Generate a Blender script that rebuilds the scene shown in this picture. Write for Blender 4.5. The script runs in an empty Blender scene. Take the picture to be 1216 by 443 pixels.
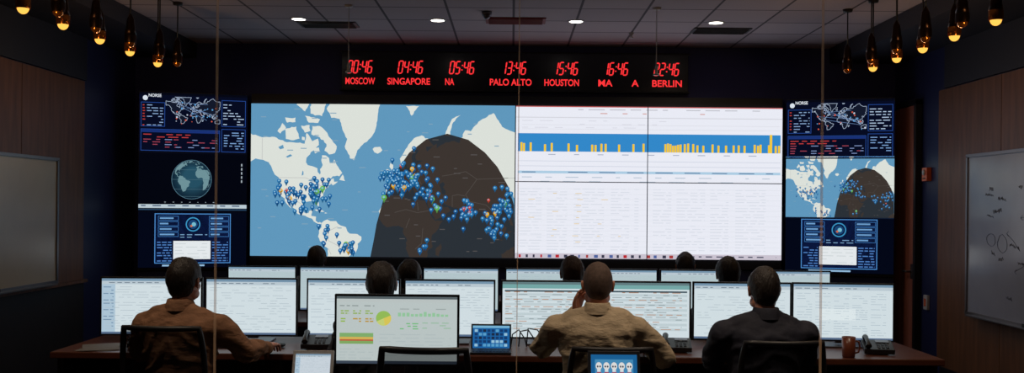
import bpy, math, random
from math import sin, cos, pi, radians
from mathutils import Vector, Matrix, noise
from mathutils.geometry import tessellate_polygon
sc = bpy.context.scene
try:
    sc.view_settings.view_transform = 'Standard'
    sc.view_settings.look = 'None'
except Exception: pass
TSC = bpy.data.scenes.new('workbench')

# ------------------------------------------------------------------ colour / materials
def lin(v):
    v /= 255.0
    return v/12.92 if v <= 0.04045 else ((v+0.055)/1.055)**2.4
def C(r, g, b): return (lin(r), lin(g), lin(b), 1.0)

def mat(name, col, rough=0.6, metal=0.0, var=0.0, vscale=8.0, bump=0.0, bscale=60.0, stretch=None, coat=0.0, spec=0.5):
    m = bpy.data.materials.new(name); m.use_nodes = True
    nt = m.node_tree; b = nt.nodes['Principled BSDF']
    b.inputs['Base Color'].default_value = col
    b.inputs['Roughness'].default_value = rough
    b.inputs['Metallic'].default_value = metal
    b.inputs['Specular IOR Level'].default_value = spec
    if coat: b.inputs['Coat Weight'].default_value = coat
    if var or bump:
        tc = nt.nodes.new('ShaderNodeTexCoord'); mp = nt.nodes.new('ShaderNodeMapping')
        if stretch: mp.inputs['Scale'].default_value = stretch
        nt.links.new(tc.outputs['Object'], mp.inputs['Vector'])
        if var:
            n = nt.nodes.new('ShaderNodeTexNoise'); n.inputs['Scale'].default_value = vscale; n.inputs['Detail'].default_value = 6
            nt.links.new(mp.outputs['Vector'], n.inputs['Vector'])
            r = nt.nodes.new('ShaderNodeValToRGB')
            r.color_ramp.elements[0].position = 0.3; r.color_ramp.elements[1].position = 0.7
            r.color_ramp.elements[0].color = tuple(c*(1-var) for c in col[:3])+(1,)
            r.color_ramp.elements[1].color = tuple(min(1, c*(1+var)) for c in col[:3])+(1,)
            nt.links.new(n.outputs['Fac'], r.inputs['Fac']); nt.links.new(r.outputs['Color'], b.inputs['Base Color'])
        if bump:
            n2 = nt.nodes.new('ShaderNodeTexNoise'); n2.inputs['Scale'].default_value = bscale; n2.inputs['Detail'].default_value = 4
            nt.links.new(mp.outputs['Vector'], n2.inputs['Vector'])
            bp = nt.nodes.new('ShaderNodeBump'); bp.inputs['Strength'].default_value = bump; bp.inputs['Distance'].default_value = 0.01
            nt.links.new(n2.outputs['Fac'], bp.inputs['Height']); nt.links.new(bp.outputs['Normal'], b.inputs['Normal'])
    return m
def emis(name, col, s, sample=True):
    m = bpy.data.materials.new(name); m.use_nodes = True
    nt = m.node_tree; nt.nodes.clear()
    e = nt.nodes.new('ShaderNodeEmission'); o = nt.nodes.new('ShaderNodeOutputMaterial')
    e.inputs['Color'].default_value = col; e.inputs['Strength'].default_value = s
    nt.links.new(e.outputs[0], o.inputs['Surface'])
    if not sample:
        try: m.cycles.emission_sampling = 'NONE'
        except Exception: pass
    return m
def display_mat(name, sample, strength):
    m = emis(name, (1, 1, 1, 1), strength, sample)
    nt = m.node_tree; a = nt.nodes.new('ShaderNodeAttribute'); a.attribute_name = 'Col'
    e = [n for n in nt.nodes if n.type == 'EMISSION'][0]
    nt.links.new(a.outputs['Color'], e.inputs['Color'])
    return m
DISP_B = display_mat('display_backlight', True, 1.0)
DISP_D = display_mat('display_pixels', False, 1.0)

M_BLACK = mat('black_plastic', C(26, 26, 30), 0.45)
M_DARK = mat('dark_frame', C(16, 17, 24), 0.5)
M_METAL = mat('brushed_metal', C(120, 120, 125), 0.35, 0.9)
M_FABRIC = mat('chair_fabric', C(24, 24, 30), 0.85, bump=0.3, bscale=400)
M_MESH = mat('chair_back_mesh', C(20, 20, 26), 0.8); M_MESH.node_tree.nodes['Principled BSDF'].inputs['Alpha'].default_value = .72
M_DESK = mat('desk_wood', C(88, 46, 30), 0.4, var=0.25, vscale=4, stretch=(1, 8, 1))
M_DESKD = mat('desk_dark_panel', C(28, 24, 26), 0.5)
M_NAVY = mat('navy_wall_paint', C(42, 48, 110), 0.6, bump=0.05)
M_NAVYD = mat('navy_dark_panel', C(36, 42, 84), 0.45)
M_CHAR = mat('charcoal_paint', C(34, 32, 42), 0.6)
M_WOOD = mat('wood_wall_panel', C(116, 76, 48), 0.5, var=0.28, vscale=3, stretch=(1, 6, 0.6))
M_WOODD = mat('dark_wainscot', C(34, 24, 22), 0.6, var=0.2)
M_CARPET = mat('carpet', C(44, 40, 44), 0.95, var=0.3, vscale=60, bump=0.4, bscale=300)
M_WHITE = mat('white_plastic', C(200, 200, 200), 0.4)
M_SKIN = mat('skin', C(196, 134, 110), 0.5, var=0.08, vscale=20)
M_LIP = mat('lips', C(150, 85, 75), 0.4)
M_EYEW = mat('eye_white', C(225, 220, 215), 0.2)
M_EYED = mat('eye_iris', C(40, 28, 20), 0.2)

# ------------------------------------------------------------------ mesh builder
class MB:
    def __init__(s): s.v = []; s.f = []; s.m = []; s.sm = []; s.mats = []
    def mi(s, m):
        if m not in s.mats: s.mats.append(m)
        return s.mats.index(m)
    def add(s, vs, fs, m, smooth=False, M=None):
        o = len(s.v); k = s.mi(m)
        for p in vs:
            p = Vector(p); s.v.append(tuple(M @ p) if M else tuple(p))
        for f in fs: s.f.append([i+o for i in f]); s.m.append(k); s.sm.append(smooth)
    def box(s, c, d, m, M=None, rot=None):
        x, y, z = d[0]/2, d[1]/2, d[2]/2
        vs = [Vector((i*x, j*y, k*z)) for i in (-1, 1) for j in (-1, 1) for k in (-1, 1)]
        if rot is not None: vs = [rot @ p for p in vs]
        vs = [p+Vector(c) for p in vs]
        s.add(vs, [(0, 1, 3, 2), (4, 6, 7, 5), (0, 4, 5, 1), (2, 3, 7, 6), (0, 2, 6, 4), (1, 5, 7, 3)], m, False, M)
    def loft(s, rings, m, smooth=True, cap=True, M=None, closed=False):
        n = len(rings[0]); vs = [p for r in rings for p in r]; fs = []
        R = len(rings)
        for i in range(R if closed else R-1):
            a = i*n; b = ((i+1) % R)*n
            for j in range(n):
                k = (j+1) % n
                fs.append((a+j, a+k, b+k, b+j))
        if cap and not closed:
            fs.append(tuple(reversed(range(n)))); fs.append(tuple((R-1)*n+j for j in range(n)))
        s.add(vs, fs, m, smooth, M)
    def tube(s, pts, rad, m, seg=12, M=None, closed=False, cap=True, flat=1.0):
        pts = [Vector(p) for p in pts]; n = len(pts)
        if not hasattr(rad, '__len__'): rad = [rad]*n
        rings = []; pn = None
        for i in range(n):
            if closed: t = pts[(i+1) % n]-pts[i-1]
            else: t = pts[min(i+1, n-1)]-pts[max(i-1, 0)]
            t.normalize()
            if pn is None:
                ref = Vector((0, 0, 1)) if abs(t.z) < 0.9 else Vector((1, 0, 0))
                a = (ref - t*ref.dot(t)).normalized()
            else: a = (pn - t*pn.dot(t)).normalized()
            pn = a; b = t.cross(a)
            rings.append([pts[i]+(a*cos(q)+b*sin(q)*flat)*rad[i] for q in [2*pi*k/seg for k in range(seg)]])
        s.loft(rings, m, True, cap, M, closed)
    def ell(s, c, r, m, seg=20, rg=14, M=None, rot=None):
        vs = []; fs = []
        for i in range(rg+1):
            th = pi*i/rg
            for j in range(seg):
                ph = 2*pi*j/seg
                p = Vector((r[0]*sin(th)*cos(ph), r[1]*sin(th)*sin(ph), r[2]*cos(th)))
                if rot is not None: p = rot @ p
                vs.append(p+Vector(c))
        for i in range(rg):
            for j in range(seg):
                k = (j+1) % seg
                a, b, c2, d = i*seg+j, (i+1)*seg+j, (i+1)*seg+k, i*seg+k
                if i == 0: fs.append((a, b, c2))
                elif i == rg-1: fs.append((a, b, d))
                else: fs.append((a, b, c2, d))
        s.add(vs, fs, m, True, M)
    def mesh(s, name):
        me = bpy.data.meshes.new(name); me.from_pydata(s.v, [], s.f)
        for m in s.mats: me.materials.append(m)
        me.polygons.foreach_set('material_index', s.m); me.polygons.foreach_set('use_smooth', s.sm)
        me.update(); return me
    def obj(s, name, loc=(0, 0, 0), rz=0, parent=None, bevel=0, mat4=None):
        ob = bpy.data.objects.new(name, s.mesh(name)); sc.collection.objects.link(ob)
        if mat4 is not None: ob.matrix_local = mat4
        else: ob.location = loc; ob.rotation_euler = (0, 0, rz)
        if parent: ob.parent = parent
        if bevel: BEV.append((ob, bevel))
        return ob
BEV = []
def empty(name, loc=(0, 0, 0), rz=0):
    e = bpy.data.objects.new(name, None); e.empty_display_size = 0.1
    sc.collection.objects.link(e); e.location = loc; e.rotation_euler = (0, 0, rz); return e
def se(cx, cy, z, rx, ry, n=28, p=2.4):
    out = []
    for k in range(n):
        a = 2*pi*k/n; ca, sa = cos(a), sin(a)
        out.append(Vector((cx+rx*math.copysign(abs(ca)**(2/p), ca), cy+ry*math.copysign(abs(sa)**(2/p), sa), z)))
    return out
def remesh(mb, vox, it=4, fac=0.5):
    me = mb.mesh('tmp'); ob = bpy.data.objects.new('tmp', me); TSC.collection.objects.link(ob)
    r = ob.modifiers.new('r', 'REMESH'); r.mode = 'VOXEL'; r.voxel_size = vox
    if it:
        s = ob.modifiers.new('s', 'SMOOTH'); s.factor = fac; s.iterations = it
    out = None
    try:
        with bpy.context.temp_override(scene=TSC, view_layer=TSC.view_layers[0]):
            dg = bpy.context.evaluated_depsgraph_get()
            out = bpy.data.meshes.new_from_object(ob.evaluated_get(dg))
        if abs(len(out.vertices)-len(me.vertices)) < 1: out = None
    except Exception as ex:
        print('remesh fallback', ex); out = None
    if out is None:
        sc.collection.objects.link(ob)
        dg = bpy.context.evaluated_depsgraph_get(); dg.update()
        out = bpy.data.meshes.new_from_object(ob.evaluated_get(dg))
    bpy.data.objects.remove(ob); out.materials.clear()
    out.polygons.foreach_set('use_smooth', [True]*len(out.polygons))
    return out
def addmesh(name, me, parent=None, M=None):
    ob = bpy.data.objects.new(name, me); sc.collection.objects.link(ob)
    if parent: ob.parent = parent
    if M is not None: ob.matrix_local = M
    return ob

# ------------------------------------------------------------------ display canvas (flat graphics shown on a screen)
def clip(poly, x0, y0, x1, y1):
    def cl(P, ins, inter):
        out = []
        for i in range(len(P)):
            a, b = P[i-1], P[i]
            if ins(b):
                if not ins(a): out.append(inter(a, b))
                out.append(b)
            elif ins(a): out.append(inter(a, b))
        return out
    def ix(X): return lambda a, b: (X, a[1]+(b[1]-a[1])*(X-a[0])/(b[0]-a[0]))
    def iy(Y): return lambda a, b: (a[0]+(b[0]-a[0])*(Y-a[1])/(b[1]-a[1]), Y)
    for ins, it in ((lambda p: p[0] >= x0, ix(x0)), (lambda p: p[0] <= x1, ix(x1)), (lambda p: p[1] >= y0, iy(y0)), (lambda p: p[1] <= y1, iy(y1))):
        if not poly: return []
        poly = cl(poly, ins, it)
    return poly
class Canvas:
    def __init__(s, W, H, w, h, bg, gain=1.0):
        s.W, s.H, s.w, s.h, s.gain = W, H, w, h, gain
        s.v = []; s.f = []; s.c = []; s.mi = []; s.L = 0
        s.rect(0, 0, W, H, bg, 0)
    def P(s, u, v, L): return ((u/s.W-0.5)*s.w, -0.0005*L, (0.5-v/s.H)*s.h)
    def face(s, pts, col, L):
        o = len(s.v); s.v += [s.P(u, v, L) for u, v in pts]; s.f.append(list(range(o, o+len(pts))))
        s.c.append(tuple(x*s.gain for x in C(*col)[:3])+(1,)); s.mi.append(0 if L == 0 else 1)
    def rect(s, x0, y0, x1, y1, col, L=1): s.face([(x0, y1), (x1, y1), (x1, y0), (x0, y0)], col, L)
    def frame(s, x0, y0, x1, y1, col, L=2, t=0.8):
        s.rect(x0, y0, x1, y0+t, col, L); s.rect(x0, y1-t, x1, y1, col, L)
        s.rect(x0, y0, x0+t, y1, col, L); s.rect(x1-t, y0, x1, y1, col, L)
    def poly(s, pts, col, L=1):
        if len(pts) < 3: return
        for t in tessellate_polygon([[Vector((p[0], p[1], 0)) for p in pts]]):
            a, b, c = [pts[i] for i in t]
            if abs((b[0]-a[0])*(c[1]-a[1])-(b[1]-a[1])*(c[0]-a[0])) < 1e-6: continue
            s.face([a, b, c], col, L)
    def line(s, a, b, t, col, L=2):
        dx, dy = b[0]-a[0], b[1]-a[1]; l = math.hypot(dx, dy)
        if l < 1e-6: return
        nx, ny = -dy/l*t/2, dx/l*t/2
        s.face([(a[0]+nx, a[1]+ny), (b[0]+nx, b[1]+ny), (b[0]-nx, b[1]-ny), (a[0]-nx, a[1]-ny)], col, L)
    def disc(s, x, y, r, col, L=2, n=14, a0=0, a1=2*pi):
        full = abs(a1-a0-2*pi) < 1e-6
        pts = [(x+r*cos(a0+(a1-a0)*k/n), y+r*sin(a0+(a1-a0)*k/n)) for k in range(n+(0 if full else 1))]
        if full: s.face(pts, col, L)
        else: s.poly(pts+[(x, y)], col, L)
    def ring(s, x, y, r, t, col, L=3, n=24):
        for k in range(n):
            a, b = 2*pi*k/n, 2*pi*(k+1)/n
            s.line((x+r*cos(a), y+r*sin(a)), (x+r*cos(b), y+r*sin(b)), t, col, L)
    def rows(s, x0, y0, x1, y1, dy, th, col, rnd, L=2, wmin=4, wmax=14, gap=3, fill=0.8):
        y = y0
        while y < y1:
            x = x0
            while x < x1:
                w = min(rnd.uniform(wmin, wmax), x1-x)
                if rnd.random() < fill: s.rect(x, y, x+w, y+th, col, L)
                x += w+gap
            y += dy
    def obj(s, name, parent=None, loc=(0, 0, 0), rot=(0, 0, 0)):
        me = bpy.data.meshes.new(name); me.from_pydata(s.v, [], s.f)
        me.materials.append(DISP_B); me.materials.append(DISP_D)
        me.polygons.foreach_set('material_index', s.mi)
        at = me.color_attributes.new('Col', 'FLOAT_COLOR', 'CORNER')
        d = []
        for f, c in zip(s.f, s.c): d += list(c)*len(f)
        at.data.foreach_set('color', d); me.update()
        ob = bpy.data.objects.new(name, me); sc.collection.objects.link(ob)
        ob.location = loc; ob.rotation_euler = rot
        if parent: ob.parent = parent
        return ob

LAND = [
[(-168,66),(-162,70),(-156,71.3),(-141,69.8),(-128,70),(-115,68),(-108,68),(-96,67.5),(-94,71.5),(-88,68.5),(-82,69.5),(-81,67),(-87,64.5),(-94,61),(-94.5,58.7),(-92.5,57),(-88,56.5),(-82.3,55.2),(-82,52.9),(-79.5,51.3),(-78.8,52.5),(-79.5,54.7),(-76.7,57.2),(-78.3,60),(-77.5,62.4),(-73.5,62.3),(-70,61),(-69.5,58.9),(-66,58.7),(-64.5,60.3),(-61.5,57),(-59,54.8),(-56,52.5),(-59,50.2),(-66,50.2),(-70,47.2),(-65,48.9),(-64.5,46.3),(-60.5,46.5),(-63.5,44.6),(-66,43.6),(-67,44.8),(-70.3,43.5),(-70.8,42),(-74,40.5),(-75.8,37),(-76,35),(-78.5,33.8),(-81.3,31.2),(-80.2,26),(-81.2,25.2),(-82.8,28),(-84,30),(-89.5,30.1),(-94,29.5),(-97.3,27.5),(-97.8,22.5),(-95.5,18.8),(-91.5,18.5),(-90.3,21),(-87,21.4),(-88.3,17),(-88.3,15.8),(-83.3,15),(-83.7,11),(-81,8.8),(-79.5,9.5),(-77.4,8.5),(-78,7.5),(-80.3,7.4),(-83,8.5),(-85.7,10.2),(-87.5,13),(-92.5,14.5),(-95,16),(-99.5,16.7),(-105.3,20),(-105.5,22.5),(-109.4,26),(-112.8,31),(-114.7,31.5),(-111,25.5),(-109.5,23),(-112,25),(-115,28),(-117,32.5),(-120.6,34.6),(-122.4,37.5),(-124.3,40.4),(-124,46),(-123,49),(-127.5,51),(-130.5,55),(-134,58.5),(-140,59.8),(-148,60.5),(-152,59.2),(-158,56.5),(-163,60),(-165,62),(-161,64.5)],
[(-80,73.7),(-72,71.5),(-67,69),(-62,66.5),(-64,63.5),(-70,62.8),(-75,64.6),(-73,67.5),(-80,70),(-89,71),(-88,73.6)],
[(-117,72.8),(-105,73.5),(-101.5,69.5),(-108,68.8),(-116,69.3)],[(-125,72),(-120,74.5),(-116,73.2),(-122,71.2)],
[(-90,77),(-78,76.4),(-74,79),(-64,82),(-90,82)],[(-96,76.5),(-80,75.6),(-82,74.6),(-92,74.7)],[(-117,76),(-106,76),(-106,74.8),(-115,74.6)],
[(-100,73.8),(-91,74),(-90,72.2),(-96,71.6)],[(-99,70.2),(-96,70),(-96,68.8),(-99,69)],[(-87,65.5),(-81,66),(-80,64),(-85,63.2)],
[(-105,79),(-96,80),(-90,79.5),(-96,77.5)],[(-59,47.7),(-55.5,51.5),(-53,47)],[(-85,22),(-80,23),(-74.3,20.2),(-77.5,19.9)],[(-74,19.5),(-68.5,18.6),(-74,18.3)],
[(-73,78.2),(-66,80.5),(-55,82),(-30,83.5),(-15,82),(-19,76),(-22,72),(-26,70),(-33,68),(-40,65),(-43.5,60),(-48,61),(-53.5,66.5),(-51,69.5),(-55,72),(-59,75.7),(-68,76)],
[(-24,65.5),(-22,64),(-18.5,63.4),(-13.6,65),(-16,66.5),(-22,66.3)],
[(-77.4,8.5),(-75,10.8),(-71.5,12.3),(-68,10.6),(-62,10.7),(-57,6),(-51.5,4.3),(-50,0),(-44,-2.6),(-39,-3),(-35,-5.5),(-35,-9),(-39,-13),(-39,-18),(-41,-22),(-45,-23.5),(-48.5,-26),(-52,-33),(-58,-38),(-70,-40),(-71.5,-30),(-70.3,-18.3),(-76,-14),(-81,-6),(-80,-2.5),(-80,0.8),(-77.5,4),(-77.5,7)],
[(-6,35.8),(0,35.8),(10,37.2),(11,33.5),(19.5,30.4),(23,32.5),(32.3,31.2),(33.5,28),(37,21),(39.5,15.5),(43.3,11.8),(51.2,11.8),(47,4),(40,-3),(39,-8),(40.7,-15),(35,-20),(35.5,-24),(32.5,-28),(28,-33),(20,-34.7),(18,-32),(14.5,-22.5),(12,-17),(13.5,-9),(9,-1),(9.6,4),(4.5,6.3),(-4,5.2),(-8,4.5),(-13,8.5),(-17,14.5),(-16.2,19),(-17,21),(-13,27.5),(-9.7,30),(-9.5,32.5)],
[(49.3,-12),(50.3,-15.8),(47,-25),(43.7,-23.5),(44.3,-16.5)],
[(-9,43.3),(-9,37),(-5.6,36),(-2,36.8),(0,39),(3.2,42),(6,43.1),(9,44.4),(12.5,41.7),(16,38),(17,40.3),(18.3,40),(14,42.7),(12.4,44.5),(13.7,45.5),(19.5,41.7),(21,37.8),(23,36.7),(24,38.5),(23.5,40.3),(27,40.8),(29,41.2),(28,44),(31,46.4),(35,45),(39,47),(38,44.5),(41.5,42),(36,41.5),(31,41.2),(26.5,39.5),(27.5,36.8),(36,36.5),(34.3,31.2),(35,28.2),(39,21),(43,13),(52,16.5),(59.7,22.5),(56.5,26),(51.5,25.5),(48.3,29.8),(50.5,29.8),(56.5,27),(61.5,25.2),(67,24.8),(70,21),(73,18),(76.5,8.5),(80,13),(82,16.6),(87,21.3),(91.8,22.4),(94.3,16.2),(98.5,14),(98.5,8.5),(103.5,1.5),(103,6),(100,13.2),(105,8.8),(109.2,12),(106,19),(108.5,21.6),(114,22.3),(120,26.5),(121.8,31),(119.5,35),(121.5,37.3),(118,39),(122,40),(125,38),(126.3,34.5),(129,35.5),(128,39.5),(132,43.3),(140,49),(141,53),(136,54.5),(142,59.3),(156,59),(156.5,52),(162,58),(170,60.5),(179,63),(179,69),(160,70),(140,72.5),(128,72),(113,74),(104,77.5),(88,75.3),(80,72.5),(74,72.8),(68,68.3),(60,69),(53.5,68.5),(44,66),(44,68),(41,67.3),(34,64.5),(33,66.8),(41,66.8),(36,69.2),(28,71),(20,70),(14,67.5),(8.5,63.5),(5,61),(6,58.3),(10.5,59),(13,55.5),(16.3,56.8),(18.5,59.8),(17.3,61.5),(22,65.8),(25,65),(21.5,61.5),(23,60),(29.5,60),(24,58.5),(21.5,57),(20,54.6),(14,54),(10.8,54.2),(10.3,57.5),(8.3,56.5),(8.5,53.8),(4.5,52.5),(2,51),(-1.5,49.3),(-4.5,48.4),(-1.3,46),(-1.7,43.4)],
[(-5.5,50),(1.3,51.2),(1.5,52.8),(-2,55.5),(-2,57.6),(-5,58.6),(-6,56.5),(-3.2,54.5),(-5,52.5)],[(-10,52),(-6.3,52.3),(-6,54.5),(-8.5,55.2),(-10,54)],
[(52,71),(57,70.7),(61,75),(69,77),(60,76)],[(11,78.9),(17,76.7),(25,78.9)],
[(95.5,5.5),(104,-2),(105.8,-5.8),(101,-2.5)],[(105.5,-6.2),(114.5,-7.5),(114.3,-8.6),(106.5,-7.3)],[(109,1.5),(117,7),(119,5),(117.5,1),(116,-4),(110.3,-2.8)],
[(120,1),(125,1.5),(121,-1),(123,-4),(120,-5.5),(119,-3)],[(120.5,18.3),(122,18.3),(124,13),(126,7),(123,8),(120.5,14)],
[(113.5,-22),(114,-26),(115,-34),(138,-35),(153,-28),(146,-19),(142.5,-11),(136,-12),(130,-12),(122,-18)]]
SEAS = [[(47,45),(51,46.9),(53,45),(51,43),(53.8,40),(53.8,37),(50,37.4),(49,41)],[(-92,47),(-88,48.6),(-84.5,46.6),(-88,46.4)],[(-87.5,42),(-87.5,45.5),(-85.5,45),(-86.3,42)],[(-83,43),(-81.5,45.5),(-80,44.5),(-82,43.2)],
[(-116,61.5),(-111,62.8),(-109,62),(-114,61)],[(-124,66),(-119,67),(-118,65.5),(-122,65)],[(-99,50.5),(-98,53.8),(-97,53),(-97,51)]]
def merc(lat): return math.log(math.tan(pi/4+radians(lat)/2))
def mp(lo, la): return ((lo+153)*1.12, 151-64.2*merc(la))
NIGHT = [(143,182),(147,160),(150,142),(158,112),(171,82),(188,57),(208,41),(233,34),(258,41),(278,56),(293,73),(306,96),(313,118),(314,182)]
def in_poly(x, y, P):
    r = False
    for i in range(len(P)):
        a, b = P[i-1], P[i]
        if (a[1] > y) != (b[1] > y) and x < (b[0]-a[0])*(y-a[1])/(b[1]-a[1])+a[0]: r = not r
    return r
def clip_convex(P, Q):
    cx = sum(q[0] for q in Q)/len(Q); cy = sum(q[1] for q in Q)/len(Q)
    for i in range(len(Q)):
        a, b = Q[i-1], Q[i]
        s0 = (b[0]-a[0])*(cy-a[1])-(b[1]-a[1])*(cx-a[0]); sg = 1 if s0 > 0 else -1
        def d(p): return sg*((b[0]-a[0])*(p[1]-a[1])-(b[1]-a[1])*(p[0]-a[0]))
        out = []
        for j in range(len(P)):
            p, q = P[j-1], P[j]; dp, dq = d(p), d(q)
            if (dp >= 0) != (dq >= 0):
                t = dp/(dp-dq); out.append((p[0]+(q[0]-p[0])*t, p[1]+(q[1]-p[1])*t))
            if dq >= 0: out.append(q)
        P = out
        if not P: return []
    return P
def rough(P, seed=0, amp=1.1):
    out = []
    for i in range(len(P)):
        a, b = P[i-1], P[i]; l = math.hypot(b[0]-a[0], b[1]-a[1]); n = max(1, int(l/2.6))
        for k in range(n):
            t = k/n; x, y = a[0]+(b[0]-a[0])*t, a[1]+(b[1]-a[1])*t
            if k:
                d = noise.noise(Vector((x*.45, y*.45, seed)))*amp*min(1, l/8)
                x += -(b[1]-a[1])/l*d*1.6; y += (b[0]-a[0])/l*d*1.6
            out.append((x, y))
    return out
def draw_map(cv, ox, oy, k, W=314, H=181, pins=1.0, seed=3):
    T = lambda P: [(ox+p[0]*k, oy+p[1]*k) for p in P]
    cv.rect(ox, oy, ox+W*k, oy+H*k, (98, 154, 192), 1)
    N = [(min(x, W), min(y, H)) for x, y in NIGHT]
    polys = [(rough([mp(a, max(-60, min(84, b))) for a, b in L]), 0) for L in LAND]+[([mp(a, b) for a, b in L], 1) for L in SEAS]
    for P, sea in polys:
        Q = clip(P, 0, 0, W, H)
        cv.poly(T(Q), (98, 154, 192) if sea else (224, 228, 222), 2+sea)
    cv.poly(T(N), (44, 50, 57), 4)
    for P, sea in polys:
        Q = clip_convex(clip(P, 0, 0, W, H), N)
        if len(Q) > 2: cv.poly(T(Q), (44, 50, 57) if sea else (62, 54, 50), 5+sea)
    BORD = [[(-123,49),(-95,49),(-83,46),(-79,43),(-75,45),(-67,45)],[(-117,32.5),(-106,31.5),(-97,26)],[(-141,60),(-141,69.5)],[(-60,5),(-70,0),(-70,-10),(-58,-16),(-57,-24)],[(-70,-18),(-67,-24)],[(28,45),(23,52),(28,58)],[(14,47),(15,54)],[(8,45),(6,50)],[(50,51),(60,52),(75,54),(87,49),(120,50),(127,50)],[(87,49),(80,42),(75,37),(80,31),(97,28),(104,22)],[(61,26),(61,36),(67,37),(74,36)],[(0,20),(12,23),(24,20),(36,22)],[(25,22),(24,30)],[(12,4),(16,14)],[(30,4),(29,-12),(22,-18)]]
    for B in BORD:
        Q = [mp(*p) for p in B]
        for a, b in zip(Q[:-1], Q[1:]):
            if all(0 < q[0] < W and 0 < q[1] < H for q in (a, b)):
                mid = ((a[0]+b[0])/2, (a[1]+b[1])/2)
                cv.line(*T([a, b]), .6*k, (84, 78, 75) if in_poly(mid[0], mid[1], N) else (190, 190, 190), 7)
    rnd = random.Random(seed)
    for _ in range(70):
        x, y = rnd.uniform(5, 300), rnd.uniform(5, 175)
        col = (130, 165, 190) if not in_poly(x, y, N) else (88, 84, 84)
        w = rnd.uniform(3, 8); cv.rect(ox+x*k, oy+y*k, ox+min(W, x+w)*k, oy+(y+1)*k, col, 7)
    cl = [(-122,4,37,8,10),(-100,10,37,6,28),(-80,6,38,6,36),(-58,8,-4,9,5),(2,8,49,5,46),(-2,7,44,6,18),(12,9,46,6,34),(25,8,50,7,20),(37,5,38,7,14),(48,8,27,5,10),(77,5,22,7,26),(102,5,14,8,20),(114,6,27,8,26),(121,3,34,6,10),(-48,5,-18,4,18),(-72,4,-6,8,6),(28,5,-15,8,6),(-100,5,22,3,8),(125,3,8,6,3),(106,5,2,4,8)]
    for lo, sl, la, sa, n in cl:
        for _ in range(int(n*pins)):
            x, y = mp(rnd.gauss(lo, sl), max(-23, min(66, rnd.gauss(la, sa))))
            if not (4 < x < W-4 and 4 < y < H-4): continue
            t = rnd.random(); col = rnd.choice([(28, 104, 168), (34, 116, 176), (24, 92, 156)]); r = 2.6
            if t > .97: col = (240, 180, 50)
            elif t > .935: col = (214, 70, 50); r = 1.9
            elif t > .90: col = (110, 190, 90); r = 3.2
            q = 9+rnd.randint(0, 3)*2
            X, Y = ox+x*k, oy+y*k
            cv.face([(X-r*.8*k, Y+.4*k), (X, Y+r*2.1*k), (X+r*.8*k, Y+.4*k)], tuple(int(c*.75) for c in col), q)
            cv.disc(X, Y, r*k, col, q, 10); cv.disc(X-.3*k, Y-.4*k, r*.42*k, (140, 192, 224), q+1, 6)

# ------------------------------------------------------------------ room shell
WL, WR, YE, ZC = -4.25, 4.30, 11.2, 3.46
def shell(name, c, d, m):
    b = MB(); b.box((0, 0, 0), d, m); return b.obj(name, c)
shell('floor', (0, 4.8, -0.05), (9.2, 13.4, 0.1), M_CARPET)
mc = mat('ceiling_tile', C(196, 180, 184), 0.9)
nt = mc.node_tree; bs = nt.nodes['Principled BSDF']
tc = nt.nodes.new('ShaderNodeTexCoord'); br = nt.nodes.new('ShaderNodeTexBrick'); br.offset = 0; br.squash = 1
br.inputs['Scale'].default_value = 1; br.inputs['Brick Width'].default_value = 0.61; br.inputs['Row Height'].default_value = 0.61
br.inputs['Mortar Size'].default_value = 0.012; br.inputs['Color1'].default_value = C(196, 180, 184); br.inputs['Color2'].default_value = C(180, 165, 170)
br.inputs['Mortar'].default_value = C(90, 82, 88)
nt.links.new(tc.outputs['Object'], br.inputs['Vector']); nt.links.new(br.outputs['Color'], bs.inputs['Base Color'])
shell('ceiling', (0, 4.8, ZC+0.05), (9.2, 13.4, 0.1), mc)
shell('wall_end', (0, YE+0.05, ZC/2), (9.2, 0.1, ZC), M_NAVY)
shell('wall_back', (0, -1.85, ZC/2), (9.2, 0.1, ZC), M_WOODD)
for nm, x, s in (('wall_left', WL, -1), ('wall_right', WR, 1)):
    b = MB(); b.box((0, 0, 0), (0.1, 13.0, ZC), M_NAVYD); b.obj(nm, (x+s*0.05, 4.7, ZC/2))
for nm, x, y0, y1, z0, z1 in (('trim_1', WL+0.012, 1.0, 9.83, 0.9, 2.85), ('trim_2', WR-0.012, 1.0, 10.0, 0.1, 2.85)):
    b = MB(); n = 7; w = (y1-y0)/n
    for i in range(n):
        b.box((0, y0+w*(i+.5), (z0+z1)/2), (0.024, w-0.008, z1-z0), M_WOOD)
    b.obj(nm, (x, 0, 0), bevel=0.002)
b = MB(); b.box((WL+0.01, 5.4, 0.45), (0.02, 8.9, 0.88), M_WOODD); b.box((WL+0.03, 5.4, 0.885), (0.06, 8.9, 0.03), M_WOOD); b.obj('trim_3')
for nm, x in (('baseboard_left', WL+0.03), ('baseboard_right', WR-0.03)):
    shell(nm, (x, 5.6, 0.05), (0.012, 8.6, 0.1), M_BLACK)
for nm, xa, xb in (('trim_4', WL, -3.55), ('trim_5', 3.55, WR)):
    shell(nm, ((xa+xb)/2, 5.6, 3.37), (xb-xa, 11.1, 0.17), M_CHAR)
for nm, x in (('trim_6', WL+.02), ('trim_7', WR-.02)):
    shell(nm, (x, 5.4, 3.07), (.03, 8.9, .42), M_CHAR)

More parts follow.
